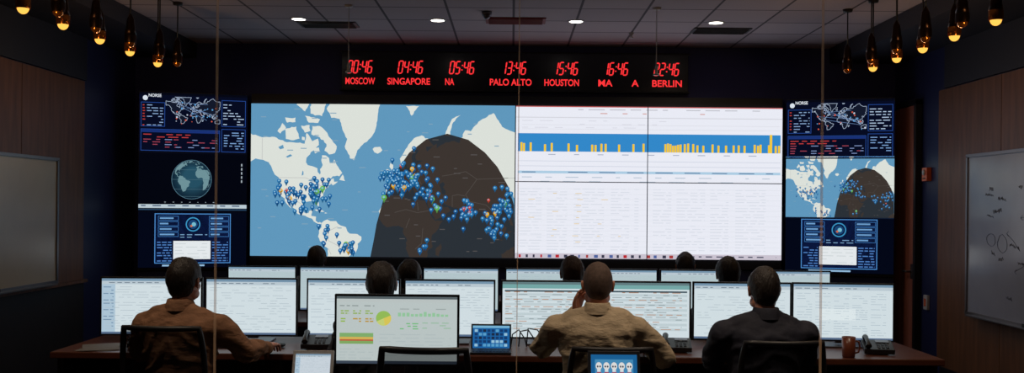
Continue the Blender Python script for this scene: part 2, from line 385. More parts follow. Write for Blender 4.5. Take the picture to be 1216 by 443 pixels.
# ceiling fixtures
M_LAMPW = emis('downlight_lens', (1.0, 0.93, 0.84, 1), 9)
def downlight(x, y, power, size=110, col=(1, .78, .58), z=ZC):
    b = MB(); n = 24
    ro = [Vector((.085*cos(2*pi*k/n), .085*sin(2*pi*k/n), -.004)) for k in range(n)]
    ri = [Vector((.066*cos(2*pi*k/n), .066*sin(2*pi*k/n), -.008)) for k in range(n)]
    rt = [Vector((.085*cos(2*pi*k/n), .085*sin(2*pi*k/n), 0.0)) for k in range(n)]
    b.loft([rt, ro, ri], M_WHITE, cap=False)
    b.add([p+Vector((0, 0, .002)) for p in ri], [tuple(reversed(range(n)))], M_LAMPW)
    o = b.obj('recessed_downlight', (x, y, z))
    l = bpy.data.lights.new('downlight_bulb', 'SPOT'); l.energy = power; l.spot_size = radians(size); l.spot_blend = 0.6
    l.color = col; l.shadow_soft_size = 0.06
    lo = bpy.data.objects.new('downlight_bulb', l); sc.collection.objects.link(lo); lo.parent = o; lo.location = (0, 0, -0.02)
for x in (-2.09, -0.738, 0.607): downlight(x, 9.68, 7)
downlight(1.967, 9.68, 24, 155)
for x in (-2.1, 0.3, 2.0): downlight(x, 4.85, 82, 96)
for x in (-1.4, 1.4): downlight(x, 7.0, 20, 105)
M_VENT = mat('vent_metal', C(60, 60, 68), 0.5)
M_VENTR = mat('diffuser_panel', C(140, 60, 62), 0.6)
def vent(x, y, w, d, m, name='ceiling_air_vent'):
    b = MB(); b.box((0, 0, -.006), (w, d, .012), m)
    for i in range(6): b.box((0, -d/2+d*(i+.5)/6, -.016), (w*.9, .012, .012), M_BLACK if m is M_VENT else m)
    b.obj(name, (x, y, ZC))
vent(-1.85, 9.95, .58, .28, M_VENT); vent(2.1, 10.1, .58, .28, M_VENT); vent(0.02, 9.65, .58, .28, M_VENTR, 'ceiling_return_grille')
def mic(x, y, zb):
    b = MB(); L = ZC-zb
    b.tube([(0, 0, 0), (0, 0, -L+.08)], .004, M_WHITE, 6)
    b.tube([(0, 0, 0), (0, 0, -.02)], [.04, .03], M_WHITE, 16)
    b.tube([(0, 0, -L+.09), (0, 0, -L+.06), (0, 0, -L+.02), (0, 0, -L)], [.006, .014, .014, .01], M_WHITE, 12)
    b.tube([(0, 0, -L+.012), (0, 0, -L)], .028, M_WHITE, 14)
    b.obj('hanging_microphone', (x, y, ZC))
mic(-1.49, 9.0, 2.85); mic(1.294, 9.0, 2.85)
b = MB(); b.tube([(0, 0, 0), (0, 0, -.03), (0, 0, -.05)], [.03, .012, .01], M_WHITE, 12); b.tube([(0, 0, -.05), (0, 0, -.055)], .025, M_WHITE, 12)
b.obj('fire_sprinkler', (1.22, 10.3, ZC))
b = MB(); b.tube([(0, 0, 0), (0, 0, -.04)], [.05, .045], M_METAL, 20); b.ell((0, 0, -.04), (.035, .035, .03), M_METAL)
b.obj('dome_camera', (-.25, 9.25, ZC))

# pendant lamps
M_AMB = emis('amber_glow', (1.0, 0.48, 0.08, 1), 1.5)
M_AMBG = mat('amber_glass', C(190, 112, 40), 0.15, 0.8)
M_BRONZE = mat('dark_bronze', C(50, 34, 26), 0.3, 0.9)
def pendant(x, y, top, lit=True, zb=2.84):
    b = MB(); L = top-zb
    b.tube([(0, 0, 0), (0, 0, -L+.24)], .006, M_BLACK, 6)
    b.tube([(0, 0, 0), (0, 0, -.025)], [.045, .04], M_BLACK, 16)
    b.tube([(0, 0, -L+.26), (0, 0, -L+.22), (0, 0, -L+.15), (0, 0, -L+.10)], [.012, .028, .036, .045], M_BRONZE, 16)
    b.tube([(0, 0, -L+.10), (0, 0, -L+.06), (0, 0, -L+.035)], [.045, .046, .042], M_AMBG if lit else M_BRONZE, 16, cap=False)
    b.ell((0, 0, -L+.04), (.036, .036, .040), M_AMB if lit else M_AMBG, 16, 10)
    o = b.obj('pendant_lamp', (x, y, top))
    if lit:
        l = bpy.data.lights.new('lamp_bulb', 'POINT'); l.energy = 1.8; l.color = (1, .60, .28); l.shadow_soft_size = .04
        lo = bpy.data.objects.new('lamp_bulb', l); sc.collection.objects.link(lo); lo.parent = o; lo.location = (0, 0, -L-.06)
for y in (6.29, 6.85, 7.46, 8.05, 8.68): pendant(-3.1, y, ZC)
for y in (6.6, 7.2, 7.85, 8.5, 8.95): pendant(-3.02, y, ZC, False, 2.88)
for y in (6.40, 7.0, 7.54, 8.05, 8.58): pendant(3.1, y, ZC)
for y in (6.7, 7.3, 7.85, 8.4, 9.0): pendant(3.02, y, ZC, False, 2.88)

# ------------------------------------------------------------------ video wall
vw = empty('video_wall', (0.045, 11.0, 0))
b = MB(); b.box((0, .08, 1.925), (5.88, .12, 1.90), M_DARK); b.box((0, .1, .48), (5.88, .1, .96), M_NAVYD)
b.obj('housing', parent=vw)
cv = Canvas(631, 181, 5.87, 1.683, (222, 226, 240))
draw_map(cv, 0, 0, 1.0)
R = random.Random(5)
X0 = 314
cv.rect(X0, 0, 631, 181, (238, 239, 250), 1)
cv.rect(X0, 0, 631, 1.2, (190, 90, 90), 2)
cv.rows(X0+8, 3.5, 625, 5, 5, 1, (190, 190, 200), R, 2, 6, 20, 6, .7)
cv.rows(X0+4, 8, 600, 9, 5, 1.0, (214, 150, 140), R, 2, 4, 9, 18, .45)
cv.rect(X0, 13, 631, 14, (215, 215, 225), 2)
cv.rows(X0+8, 17, 500, 26, 4, .8, (218, 218, 230), R, 2, 5, 16, 8, .7)
for q in (22, 27): cv.rect(X0+8, q, 628, q+.5, (222, 222, 232), 2)
cv.rect(X0+3, 32.5, 629, 54, (52, 138, 205), 2)
bars = [320, 323, 331, 348, 356, 376, 386, 404, 408, 415, 420, 436, 453, 465] + list(range(491, 510, 3)) + [514, 518, 524, 529, 536, 547, 554, 563, 572, 578, 585, 597, 601, 604, 614, 622, 626]
for x in bars:
    cv.rect(x, 54-10+R.uniform(-1, 2), x+2.5, 54, (248, 204, 56), 3)
cv.rect(616, 32, 619, 54, (248, 204, 56), 3)
cv.rows(X0+10, 57, 625, 59, 6, 1.0, (170, 178, 200), R, 2, 6, 10, 22, .9)
for q in (65, 71): cv.rect(X0+3, q, 629, q+.6, (205, 210, 226), 2)
cv.rect(X0+3, 77, 629, 80, (176, 208, 232), 2)
cv.rows(X0+8, 78, 625, 79, 6, 1.0, (90, 120, 160), R, 3, 8, 24, 14, .8)
cv.rows(X0+8, 84, 625, 92, 5, 1.0, (185, 198, 215), R, 2, 4, 22, 16, .7)
for cx0, cx1 in ((320, 346), (352, 376), (384, 420), (428, 450), (456, 461), (478, 500), (506, 540), (546, 568), (576, 612)):
    cv.rows(cx0, 98, cx1, 170, 3.6, .8, (218, 222, 234), R, 2, 5, 16, 3, .8)
cv.rows(330, 96, 440, 168, 7.2, .9, (234, 210, 170), R, 3, 3, 8, 22, .35)
for q in range(0, 12): cv.rect(X0+3, 98+q*6.2, 629, 98.4+q*6.2, (226, 228, 238), 2)
cv.rect(X0, 175, 631, 181, (206, 198, 212), 2)
for i in range(22):
    x = X0+4+i*9+R.uniform(-1, 1)
    cv.rect(x, 176.5, x+R.uniform(2, 5), 180, R.choice([(190, 40, 50), (60, 60, 80), (170, 60, 60), (80, 100, 160), (60, 60, 80)]), 3)
cv.rows(X0+210, 177, 625, 179, 5, 1.5, (90, 90, 110), R, 3, 3, 9, 5, .7)
cv.rect(313.4, 0, 314.6, 181, (12, 14, 22), 18); cv.rect(470.6, 0, 471.6, 181, (30, 32, 45), 18); cv.rect(314, 89.6, 631, 90.6, (30, 32, 45), 18)
cv.obj('main_display', vw, (0, 0, 1.925))

def small_map_outline(cv, ox, oy, w, h, col, L):
    k = w/330
    for P in LAND:
        Q = [(ox+mp(a, max(-40, min(78, bb)))[0]*k, oy+min(h, max(0, mp(a, max(-40, min(78, bb)))[1]*k*.85))) for a, bb in P]
        Q = clip(Q, ox, oy, ox+w, oy+h)
        if len(Q) > 2: cv.poly(Q, (20, 26, 44), L)
        for i in range(len(Q)): cv.line(Q[i-1], Q[i], .5, col, L+1)
def threat_dash(cv, y0, R):
    BL = (40, 78, 160)
    cv.rect(0, y0, 128, y0+68, (7, 12, 34), 1)
    cv.disc(7, y0+4, 3.0, (220, 228, 240), 2)
    cv.frame(2, y0+9, 30, y0+38, BL, 2, .6); cv.frame(97, y0+4, 126, y0+36, BL, 2, .6)
    cv.rows(9, y0+12, 28, y0+37, 3.4, 1.0, (140, 170, 215), R, 3, 3, 8, 2, .75)
    cv.rows(4, y0+12, 7, y0+37, 3.4, 1.2, (190, 64, 60), R, 4, 2, 3, 2, .8)
    cv.rows(99, y0+9, 124, y0+33, 3.4, 1.0, (180, 200, 230), R, 3, 3, 8, 2, .7)
    small_map_outline(cv, 31, y0+1, 64, 38, (170, 185, 210), 2)
    for _ in range(26):
        x = R.uniform(33, 94); y = y0+R.uniform(6, 34); cv.disc(x, y, R.uniform(.5, 1.2), R.choice([(200, 210, 230), (90, 160, 220), (210, 90, 70)]), 5, 8)
    for i in range(6):
        cv.line((R.uniform(35, 60), y0+R.uniform(8, 24)), (R.uniform(62, 92), y0+R.uniform(8, 30)), .4, (110, 140, 190), 4)
    cv.frame(2, y0+41, 95, y0+67, BL, 2, .6); cv.frame(97, y0+39, 126, y0+67, BL, 2, .6)
    cv.rect(3, y0+42, 94, y0+45, (26, 50, 120), 2)
    cv.rows(5, y0+47, 60, y0+52, 3.0, 1.0, (200, 64, 64), R, 3, 5, 12, 4, .75)
    cv.rows(5, y0+53, 92, y0+65, 3.0, .9, (170, 70, 90), R, 3, 3, 9, 6, .5)
    cv.rows(30, y0+53, 92, y0+65, 3.0, .9, (130, 150, 200), R, 4, 3, 9, 9, .4)
    cv.rows(100, y0+43, 124, y0+65, 3.2, 1.0, (130, 170, 225), R, 3, 3, 9, 3, .7)
def status_win(cv, x0, y0, R):
    cv.rect(x0, y0, x0+90, y0+60, (14, 28, 70), 1); cv.frame(x0, y0, x0+90, y0+60, (80, 145, 215), 2, .9)
    for i in range(2):
        for j in range(4):
            a = x0+4+i*60; bq = y0+3+j*6.5
            cv.frame(a, bq, a+24, bq+5.6, (60, 115, 180), 3, .6); cv.rect(a+2, bq+1.8, a+R.uniform(12, 20), bq+3.6, (110, 160, 210), 3)
    cv.ring(x0+45, y0+13, 8, 1.4, (60, 150, 200), 3); cv.disc(x0+45, y0+13, 5.6, (24, 70, 120), 3); cv.disc(x0+46, y0+13, 2.6, (120, 190, 210), 4); cv.disc(x0+43, y0+15, 1.4, (210, 110, 70), 4)
    cv.rows(x0+30, y0+25, x0+62, y0+30, 3, 1, (120, 160, 200), R, 3, 4, 10, 3, .8)
    cv.rect(x0+22, y0+33, x0+66, y0+55, (232, 236, 240), 3); cv.rows(x0+24, y0+36, x0+62, y0+53, 4, .8, (205, 212, 216), R, 4, 6, 16, 4)
    cv.rows(x0+68, y0+34, x0+87, y0+57, 3.2, 1.2, (80, 130, 200), R, 3, 3, 7, 1.5, .85)
    cv.rows(x0+3, y0+34, x0+20, y0+57, 3.2, 1.2, (80, 130, 200), R, 3, 3, 7, 1.5, .85)
def tower(name, cx, cy, rz, kind):
    e = empty(name, (cx, cy, 0), rz)
    b = MB(); b.box((0, .05, 1.895), (1.13, .08, 1.93), M_DARK); b.box((0, .06, .46), (1.13, .06, .92), M_NAVYD)
    b.obj('housing', parent=e)
    cv = Canvas(128, 210, 1.12, 1.89, (6, 8, 20)); R = random.Random(len(kind))
    threat_dash(cv, 3, R)
    if kind == 'globe':
        cv.rect(0, 73, 128, 138, (4, 6, 16), 1)
        gx, gy, gr = 62, 104, 23.5
        # nested discs paint sphere shading into the displayed globe, lighter towards the upper right
        for i in range(12):
            t = i/11; cv.disc(gx+1.5*t, gy-2.5*t, gr*(1-.5*t), tuple(int(a+(c-a)*t) for a, c in zip((16, 38, 54), (38, 80, 100))), 2+i, 40)
        for P in LAND:
            Q = []
            for lo, la in P:
                lo2 = radians(max(-88, min(88, (lo+30)*.9))); la2 = radians(max(-70, min(80, la)))
                Q.append((gx+gr*.97*cos(la2)*sin(lo2), gy-gr*.97*sin(la2)))
            cv.poly(rough(Q, 3, .5), (112, 148, 156), 14)
        for la in (-60, -30, 0, 30, 60):
            w = gr*cos(radians(la)); cv.rect(gx-w, gy-gr*sin(radians(la))-.15, gx+w, gy-gr*sin(radians(la))+.15, (84, 120, 134), 15)
        cv.ring(gx, gy, gr, .5, (90, 130, 150), 16, 40)
        cv.rect(0, 134, 128, 138.5, (190, 205, 215), 3); cv.rows(3, 135, 120, 137, 4, 1.4, (70, 90, 120), R, 4, 4, 10, 8)
        cv.rect(0, 139.5, 128, 141, (40, 70, 100), 3)
        cv.rows(30, 131, 90, 132, 3, .7, (150, 160, 170), R, 3, 1, 2, 8, .8)
        for i in range(5): cv.rect(121, 84+i*5, 122.5, 87+i*5, (170, 180, 190), 3)
    else:
        draw_map(cv, 0, 69, 128/314, 314, 181, .5)
        cv.rect(0, 142.8, 128, 144, (20, 30, 50), 3)
    cv.rect(0, 144, 128, 210, (4, 8, 24), 1)
    status_win(cv, 19, 145, R)
    cv.rect(28, 206.5, 78, 208.5, (150, 190, 225), 3)
    cv.rect(0, 70.5, 128, 72, (10, 12, 22), 19)
    cv.obj('stacked_displays', e, (0, 0, 1.905))
    return e
tl = tower('display_tower', (-2.89-3.98)/2-.03, 10.82, radians(15.4), 'globe')
tr = tower('display_tower', (2.98+4.07)/2+.03, 10.82, radians(-15.4), 'mapsmall')
def text(s, parent, loc, w, h, m, name='label', off=.012):
    c = bpy.data.curves.new(name, 'FONT'); c.body = s; c.align_x = 'CENTER'; c.align_y = 'CENTER'; c.size = 1; c.offset = off; c.extrude = 0
    o = bpy.data.objects.new(name, c); TSC.collection.objects.link(o); c.materials.append(m)
    with bpy.context.temp_override(scene=TSC, view_layer=TSC.view_layers[0]):
        dg = bpy.context.evaluated_depsgraph_get(); me = bpy.data.meshes.new_from_object(o.evaluated_get(dg))
    bpy.data.objects.remove(o)
    xs = [v.co.x for v in me.vertices]; ys = [v.co.y for v in me.vertices]
    cx, cy = (max(xs)+min(xs))/2, (max(ys)+min(ys))/2; kx, ky = w/(max(xs)-min(xs)), h/(max(ys)-min(ys))
    for v in me.vertices: v.co = Vector(((v.co.x-cx)*kx, 0, (v.co.y-cy)*ky))
    if not me.materials: me.materials.append(m)
    o = bpy.data.objects.new(name, me); sc.collection.objects.link(o); o.location = loc; o.parent = parent
    return o
M_TXT = emis('display_text_white', C(225, 230, 240), 1, False)
for t in (tl, tr): text('NORSE', t, (-.40, -.008, 2.815), .13, .034, M_TXT, 'heading_text', .02)

# world clock sign
M_RED = emis('red_led', (1.0, 0.035, 0.04, 1), 1.15)
M_LEDBG = mat('led_window', C(14, 10, 16), 0.25)
clk = empty('world_clock_sign', (0.02, 11.08, 3.15))
b = MB(); b.box((0, 0.05, 0), (3.86, .1, .42), M_LEDBG); b.box((0, .05, .215), (3.9, .11, .012), M_BLACK); b.box((0, .05, -.215), (3.9, .11, .012), M_BLACK)
b.obj('housing', parent=clk, bevel=.004)
SEG = {'0': 'abcdef', '1': 'bc', '2': 'abged', '3': 'abgcd', '4': 'fgbc', '5': 'afgcd', '6': 'afgedc', '7': 'abc', '8': 'abcdefg', '9': 'abcdfg'}
def seg7(b, x, z, w, h, ch):
    t = .014; g = .001; sl = .14
    def q(ax, az, bx, bz):
        hor = abs(az-bz) < 1e-6
        if hor: pts = [(ax+g, az), (ax+g+t/2, az+t/2), (bx-g-t/2, az+t/2), (bx-g, az), (bx-g-t/2, az-t/2), (ax+g+t/2, az-t/2)]
        else: pts = [(ax, az+g), (ax+t/2, az+g+t/2), (ax+t/2, bz-g-t/2), (ax, bz-g), (ax-t/2, bz-g-t/2), (ax-t/2, az+g+t/2)]
        b.add([(x+px+(pz)*sl, -.004, z+pz) for px, pz in pts], [tuple(range(6))], M_RED)
    m = h/2
    D = {'a': (0, h, w, h), 'g': (0, m, w, m), 'd': (0, 0, w, 0), 'f': (0, m, 0, h), 'b': (w, m, w, h), 'e': (0, 0, 0, m), 'c': (w, 0, w, m)}
    for s in SEG[ch]: q(*D[s])
clocks = [(425, '00:46', 'MOSCOW', 425, .33), (485.5, '04:46', 'SINGAPORE', 483, .475), (547, '05:46', 'NA', 532, .10), (609, '13:46', 'PALO ALTO', 605, .465), (671, '15:46', 'HOUSTON', 666, .385), (731, '16:46', 'MA       A', 734, .45), (792, '22:46', 'BERLIN', 792, .33)]
b = MB()
for px, tm, nm, tx, tw in clocks:
    x = (px-610)*.0093-.145; z = -.025
    for ch in tm:
        if ch == ':':
            for zz in (.035, .085): b.add([(x+zz*.14, -.004, z+zz), (x+.014+zz*.14, -.004, z+zz), (x+.014+zz*.14, -.004, z+zz+.014), (x+zz*.14, -.004, z+zz+.014)], [(0, 1, 2, 3)], M_RED)
            x += .028
        else:
            seg7(b, x, z, .044, .135, ch); x += .064
b.obj('digits', parent=clk)
for px, tm, nm, tx, tw in clocks: text(nm, clk, ((tx-610)*.0093, -.005, -.115), tw, .075, M_RED, 'city_name', .02)

# ------------------------------------------------------------------ side wall items
M_ALU = mat('aluminium', C(130, 125, 125), 0.4, 0.8)
M_WBL = mat('whiteboard_surface', C(200, 192, 172), 0.28, var=0.05, vscale=3)
M_WBR = mat('glassboard_surface', C(168, 174, 188), 0.2, var=0.06, vscale=3)
M_INK = mat('marker_ink', C(60, 70, 100), 0.6)
def board(name, x, s, y0, y1, z0, z1, m, ink):
    b = MB(); yc, zc = (y0+y1)/2, (z0+z1)/2
    b.box((0, 0, 0), (.02, y1-y0, z1-z0), m)
    for zz in (z0, z1): b.box((s*.006, 0, zz-zc), (.034, y1-y0+.04, .03), M_ALU)
    for yy in (y0, y1): b.box((s*.006, yy-yc, 0), (.034, .03, z1-z0), M_ALU)
    b.box((s*.05, 0, z0-zc-.01), (.09, (y1-y0)*.9, .012), M_ALU)
    b.box((s*.05, .3, z0-zc+.012), (.05, .14, .03), M_BLACK)
    if ink:
        rr = random.Random(12)
        for g in range(34):
            yy = rr.uniform(-.47, .38)*(y1-y0); zz = rr.uniform(-.42, .44)*(z1-z0)
            kind = rr.random()
            if kind < .65:      # a scrawled word or two
                pts = []; drift = rr.uniform(-.02, .02); hgt = rr.uniform(.010, .024); y_ = yy
                for k in range(rr.randint(6, 20)):
                    y_ += rr.uniform(.006, .018); pts.append((s*.0115, y_, zz+drift*k/10+(hgt if k % 2 else -hgt)*rr.uniform(.2, 1)))
                b.tube(pts, .002, M_INK, 4)
            elif kind < .85:    # arrow / connector
                dy, dz_ = rr.uniform(.08, .3), rr.uniform(-.15, .15)
                b.tube([(s*.0115, yy, zz), (s*.0115, yy+dy*.5, zz+dz_*.6), (s*.0115, yy+dy, zz+dz_)], .002, M_INK, 4)
                b.tube([(s*.0115, yy+dy-.03, zz+dz_+.02), (s*.0115, yy+dy, zz+dz_), (s*.0115, yy+dy-.03, zz+dz_-.02)], .002, M_INK, 4)
            else:               # hand-drawn box or loop
                rw, rh = rr.uniform(.05, .14), rr.uniform(.03, .08)
                b.tube([(s*.0115, yy+rw*cos(a)*rr.uniform(.9, 1.1), zz+rh*sin(a)*rr.uniform(.9, 1.1)) for a in [2*pi*k/12 for k in range(13)]], .002, M_INK, 4)
    b.obj(name, (x, yc, zc), bevel=.001)
board('whiteboard', WL+.035, 1, 6.2, 9.2, .92, 2.05, M_WBL, False)
board('whiteboard', WR-.035, -1, 6.3, 9.3, .70, 2.16, M_WBR, True)
M_DOOR = mat('door_wood', C(186, 116, 98), 0.3, var=0.2, vscale=3, stretch=(1, 6, .5))
b = MB()
b.box((0, 0, 1.38), (.045, .62, 2.76), M_DOOR)
for yy in (-.335, .335): b.box((-.01, yy, 1.4), (.07, .05, 2.82), M_BLACK)
b.box((-.01, 0, 2.79), (.07, .72, .06), M_BLACK)
b.tube([(-.03, -.24, 1.0), (-.08, -.24, 1.0), (-.08, -.13, 1.0)], .011, M_METAL, 10)
b.box((-.026, -.24, 1.0), (.01, .05, .16), M_METAL)
for zz in (.3, 1.4, 2.5): b.tube([(-.028, .3, zz-.05), (-.028, .3, zz+.05)], .009, M_METAL, 8)
b.obj('door_1', (WR-.03, 10.80, 0), bevel=.003)
M_ORG = mat('orange_plastic', C(235, 100, 45), 0.4)
b = MB(); b.box((0, 0, 0), (.05, .12, .14), M_ORG); b.ell((-.03, 0, .02), (.015, .03, .03), M_WHITE); b.box((-.028, 0, -.04), (.006, .06, .012), M_BLACK)
b.obj('fire_alarm_strobe', (WR-.026, 10.27, 2.02), bevel=.006)
b = MB(); b.box((0, 0, 0), (.03, .09, .15), M_WHITE); b.box((-.017, 0, 0), (.008, .04, .08), M_ORG)
b.obj('card_reader', (WR-.017, 10.27, .68+.02), bevel=.004)

# glass partition
gm = bpy.data.materials.new('partition_glass'); gm.use_nodes = True; nt = gm.node_tree; nt.nodes.clear()
o = nt.nodes.new('ShaderNodeOutputMaterial'); mx = nt.nodes.new('ShaderNodeMixShader'); tr_ = nt.nodes.new('ShaderNodeBsdfTransparent'); gl = nt.nodes.new('ShaderNodeBsdfGlossy')
fr = nt.nodes.new('ShaderNodeFresnel'); fr.inputs['IOR'].default_value = 1.3; gl.inputs['Roughness'].default_value = 0.0
tr_.inputs['Color'].default_value = (.97, .98, .97, 1)
nt.links.new(fr.outputs[0], mx.inputs[0]); nt.links.new(tr_.outputs[0], mx.inputs[1]); nt.links.new(gl.outputs[0], mx.inputs[2]); nt.links.new(mx.outputs[0], o.inputs['Surface'])
sm = bpy.data.materials.new('silicone_joint'); sm.use_nodes = True; nt = sm.node_tree; nt.nodes.clear()
o = nt.nodes.new('ShaderNodeOutputMaterial'); mx = nt.nodes.new('ShaderNodeMixShader'); tr_ = nt.nodes.new('ShaderNodeBsdfTransparent'); df = nt.nodes.new('ShaderNodeBsdfTranslucent')
df.inputs['Color'].default_value = C(220, 180, 142); mx.inputs[0].default_value = 0.42
tr_.inputs['Color'].default_value = (.85, .82, .8, 1)
nt.links.new(tr_.outputs[0], mx.inputs[1]); nt.links.new(df.outputs[0], mx.inputs[2]); nt.links.new(mx.outputs[0], o.inputs['Surface'])
b = MB(); seams = [WL+.005, -3.36, -2.22, -1.10, .022, 1.15, 2.27, 3.4, WR-.005]
for i in range(len(seams)-1):
    q0 = .0022 if i == 4 else .005; q1 = .0022 if i == 3 else .005
    xa, xb = seams[i]+q0, seams[i+1]-q1
    b.add([(xa, 0, .06), (xb, 0, .06), (xb, 0, 3.2), (xa, 0, 3.2)], [(0, 1, 2, 3)], gm)
    if i: b.add([(seams[i]-q0, -.001, .06), (seams[i]+q0, -.001, .06), (seams[i]+q0, -.001, 3.2), (seams[i]-q0, -.001, 3.2)], [(0, 1, 2, 3)], sm)
b.box((.02, 0, .03), (8.4, .05, .06), M_ALU); b.box((.02, 0, 3.24), (8.4, .05, .08), M_ALU)
b.obj('glass_partition', (0, 3.7, 0))

# ------------------------------------------------------------------ furniture
def desk(x0, x1, y0, y1, name='console_desk'):
    b = MB(); w = x1-x0; d = y1-y0
    b.box((0, 0, .73), (w, d, .04), M_DESK)
    n = max(2, int(w/1.3)+1)
    for i in range(n): b.box((-w/2+.03+(w-.06)*i/(n-1), .02, .355), (.04, d-.12, .71), M_DESKD)
    b.box((0, d/2-.08, .40), (w-.1, .02, .6), M_DESKD)
    b.box((0, d/2-.12, .62), (w-.2, .1, .03), M_METAL)
    b.obj(name, ((x0+x1)/2, (y0+y1)/2, 0), bevel=.006)
desk(-2.78, 2.62, 6.0, 6.8); desk(-2.5, 2.75, 7.65, 8.45); desk(-2.3, 2.3, 9.5, 10.1); desk(-1.2, .95, 4.68, 5.12)
def monitor(x, y, w, h, zb, cvs, rz=0, name='computer_monitor', tilt=0):
    b = MB(); z = zb-.75+h/2
    b.box((0, .012, z), (w+.022, .024, h+.022), M_BLACK)
    b.box((0, .04, z), (w*.6, .035, h*.6), M_BLACK)
    b.box((0, .065, z/2+.03), (.07, .025, z+.02), M_METAL)
    b.box((0, .06, .006), (.26, .2, .012), M_METAL)
    o = b.obj(name, (x, y, .75), rz, bevel=.003)
    cvs.obj('display', o, (0, -.0006, z)); return o
def sheet(w, h, seed, kind='sheet', tint=(214, 226, 232)):
    R = random.Random(seed); W, H = 118, 68; cv = Canvas(W, H, w, h, tint, .98)
    if kind == 'sheet':
        cv.rect(0, 0, W, 3, (120, 150, 175), 1); cv.rect(0, 3, W, 7, (190, 204, 214), 1); cv.rows(2, 4.5, 90, 6, 5, .9, (110, 125, 140), R, 2, 3, 8, 3)
        k = R.choice([0, 1, 2])
        if k == 2:
            for i in range(5): cv.rows(4+i*22, 11, 22+i*22, 62, R.uniform(2.6, 4), .6, (176, 192, 204), R, 2, 4, 14, 2, .7)
            cv.rect(30, 30, 74, 44, (226, 236, 240), 2)
        else: cv.rows(4, 10, W-6, 62, 3.2, .6, (180, 194, 204), R, 2, 4, 18, 4, .6)
        if k == 1: cv.rect(0, 7, 16, 68, (176, 200, 218), 1); cv.rows(2, 10, 14, 60, 4, 1, (110, 140, 170), R, 2, 4, 10, 2, .8)
        cv.rect(0, 65.5, W, 68, (90, 110, 140), 2)
    elif kind == 'table':
        cv.rect(0, 0, W, 3, (100, 125, 130), 1); cv.rect(0, 3, W, 8, (120, 170, 170), 1)
        for i in range(16):
            if i % 2: cv.rect(3, 11+i*3, W-3, 14+i*3, (196, 210, 216), 1)
            cv.rows(4, 12+i*3, W-10, 13+i*3, 3, .8, (140, 155, 160) if i % 3 else (190, 140, 110), R, 2, 4, 14, 5, .6)
        cv.rect(3, 10, W-3, 12, (70, 90, 100), 2)
    elif kind == 'dash':
        cv.rect(0, 0, W, 2.5, (90, 100, 105), 1); cv.rect(0, 2.5, W, 6, (190, 198, 198), 1)
        for i in range(3):
            x = 3+i*12; cv.rows(x, 9, x+10, 12, 3, 1, (140, 150, 150), R, 2, 4, 8, 2)
            cv.rows(x+1, 14, x+9, 19, 2.5, 1.4, (150, 180, 100), R, 2, 2, 5, 1, .8)
            cv.rows(x+1, 22, x+9, 27, 2.5, 1.4, R.choice([(150, 185, 80), (190, 150, 60), (120, 170, 90)]), R, 2, 2, 5, 1, .8)
        cv.disc(46, 22, 7.5, (150, 190, 90), 2, 28); cv.disc(46, 22, 7.5, (220, 200, 90), 3, 10, -.4, 1.4); cv.disc(46, 22, 7.5, (200, 210, 120), 3, 10, 1.4, 2.7)
        for i in range(12): cv.rect(60+i*4.2, 18-R.uniform(0, 3), 63+i*4.2, 20, (150, 200, 160), 2)
        cv.rows(62, 12, 110, 15, 3, 1, (160, 170, 170), R, 2, 4, 10, 4)
        cv.rows(62, 24, 80, 32, 2.6, 1.2, (120, 190, 130), R, 2, 3, 8, 2, .8); cv.rows(84, 26, 112, 32, 2.6, .9, (150, 190, 160), R, 2, 3, 8, 3, .6)
        cv.rect(3, 37, 36, 41, (130, 175, 110), 2); cv.rect(3, 41, 36, 43.5, (215, 180, 90), 2); cv.rect(3, 43.5, 36, 45, (190, 90, 65), 2); cv.rect(3, 45, 36, 48, (130, 170, 100), 2)
        cv.rows(42, 38, 112, 62, 3.5, .8, (178, 190, 192), R, 2, 6, 22, 5, .7)
        cv.rows(3, 53, 36, 63, 3, .8, (178, 190, 192), R, 2, 4, 12, 3, .7)
        cv.rect(0, 65, W, 68, (60, 70, 85), 2)
    elif kind == 'blue':
        cv.rect(0, 0, W, H, (30, 100, 165), 1); cv.rect(0, 0, W, 7, (120, 180, 215), 2)
        for i in range(8):
            for j in range(5): cv.rect(6+i*13.5, 11+j*11, 16+i*13.5, 19+j*11, R.choice([(90, 160, 205), (24, 60, 110), (24, 60, 110), (150, 195, 220), (30, 44, 70)]), 2)
    elif kind == 'skull':
        cv.rect(0, 0, W, H, (28, 96, 150), 1); cv.rect(10, 10, 108, 58, (70, 140, 185), 2)
        for i in range(5):
            x = 20+i*19.5
            cv.disc(x, 24, 8, (222, 222, 222), 3, 18); cv.rect(x-4.5, 28, x+4.5, 36, (222, 222, 222), 3)
            cv.disc(x-3, 25, 2.2, (40, 44, 60), 4, 8); cv.disc(x+3, 25, 2.2, (40, 44, 60), 4, 8); cv.rect(x-6, 37, x+6, 44, (196, 52, 52), 4)
        for i in range(9): cv.rect(12+i*10.6, 47, 20+i*10.6, 55, R.choice([(200, 60, 60), (225, 225, 225), (196, 52, 52)]), 3)
    return cv
MS = [(-2.349, .635, 'sheet', 1, 3), (-1.697, .58, 'sheet', 2, 1), (-1.030, .59, 'sheet', 5, 0), (-.402, .575, 'sheet', 7, 0), (.231, .575, 'table', 4, 0), (.875, .575, 'table', 9, -1), (1.507, .62, 'sheet', 12, -2), (2.167, .635, 'sheet', 15, -4)]
for x, w, k, sd, rz in MS:
    monitor(x, 6.5, w, .36, .80, sheet(w, .36, sd, k), radians(rz))
for i, (x, w) in enumerate([(-2.03, .54), (-1.445, .54), (-.41, .60), (.24, .56), (.93, .50), (1.50, .56), (2.31, .56)]):
    monitor(x, 8.1, w, .34, .80, sheet(w, .34, 30+i, 'sheet', (184, 202, 208)), 0)
monitor((472.5-608)/1182*4.96, 4.96, .60, .335, .862, sheet(.60, .335, 21, 'dash', (190, 200, 200)), radians(0))

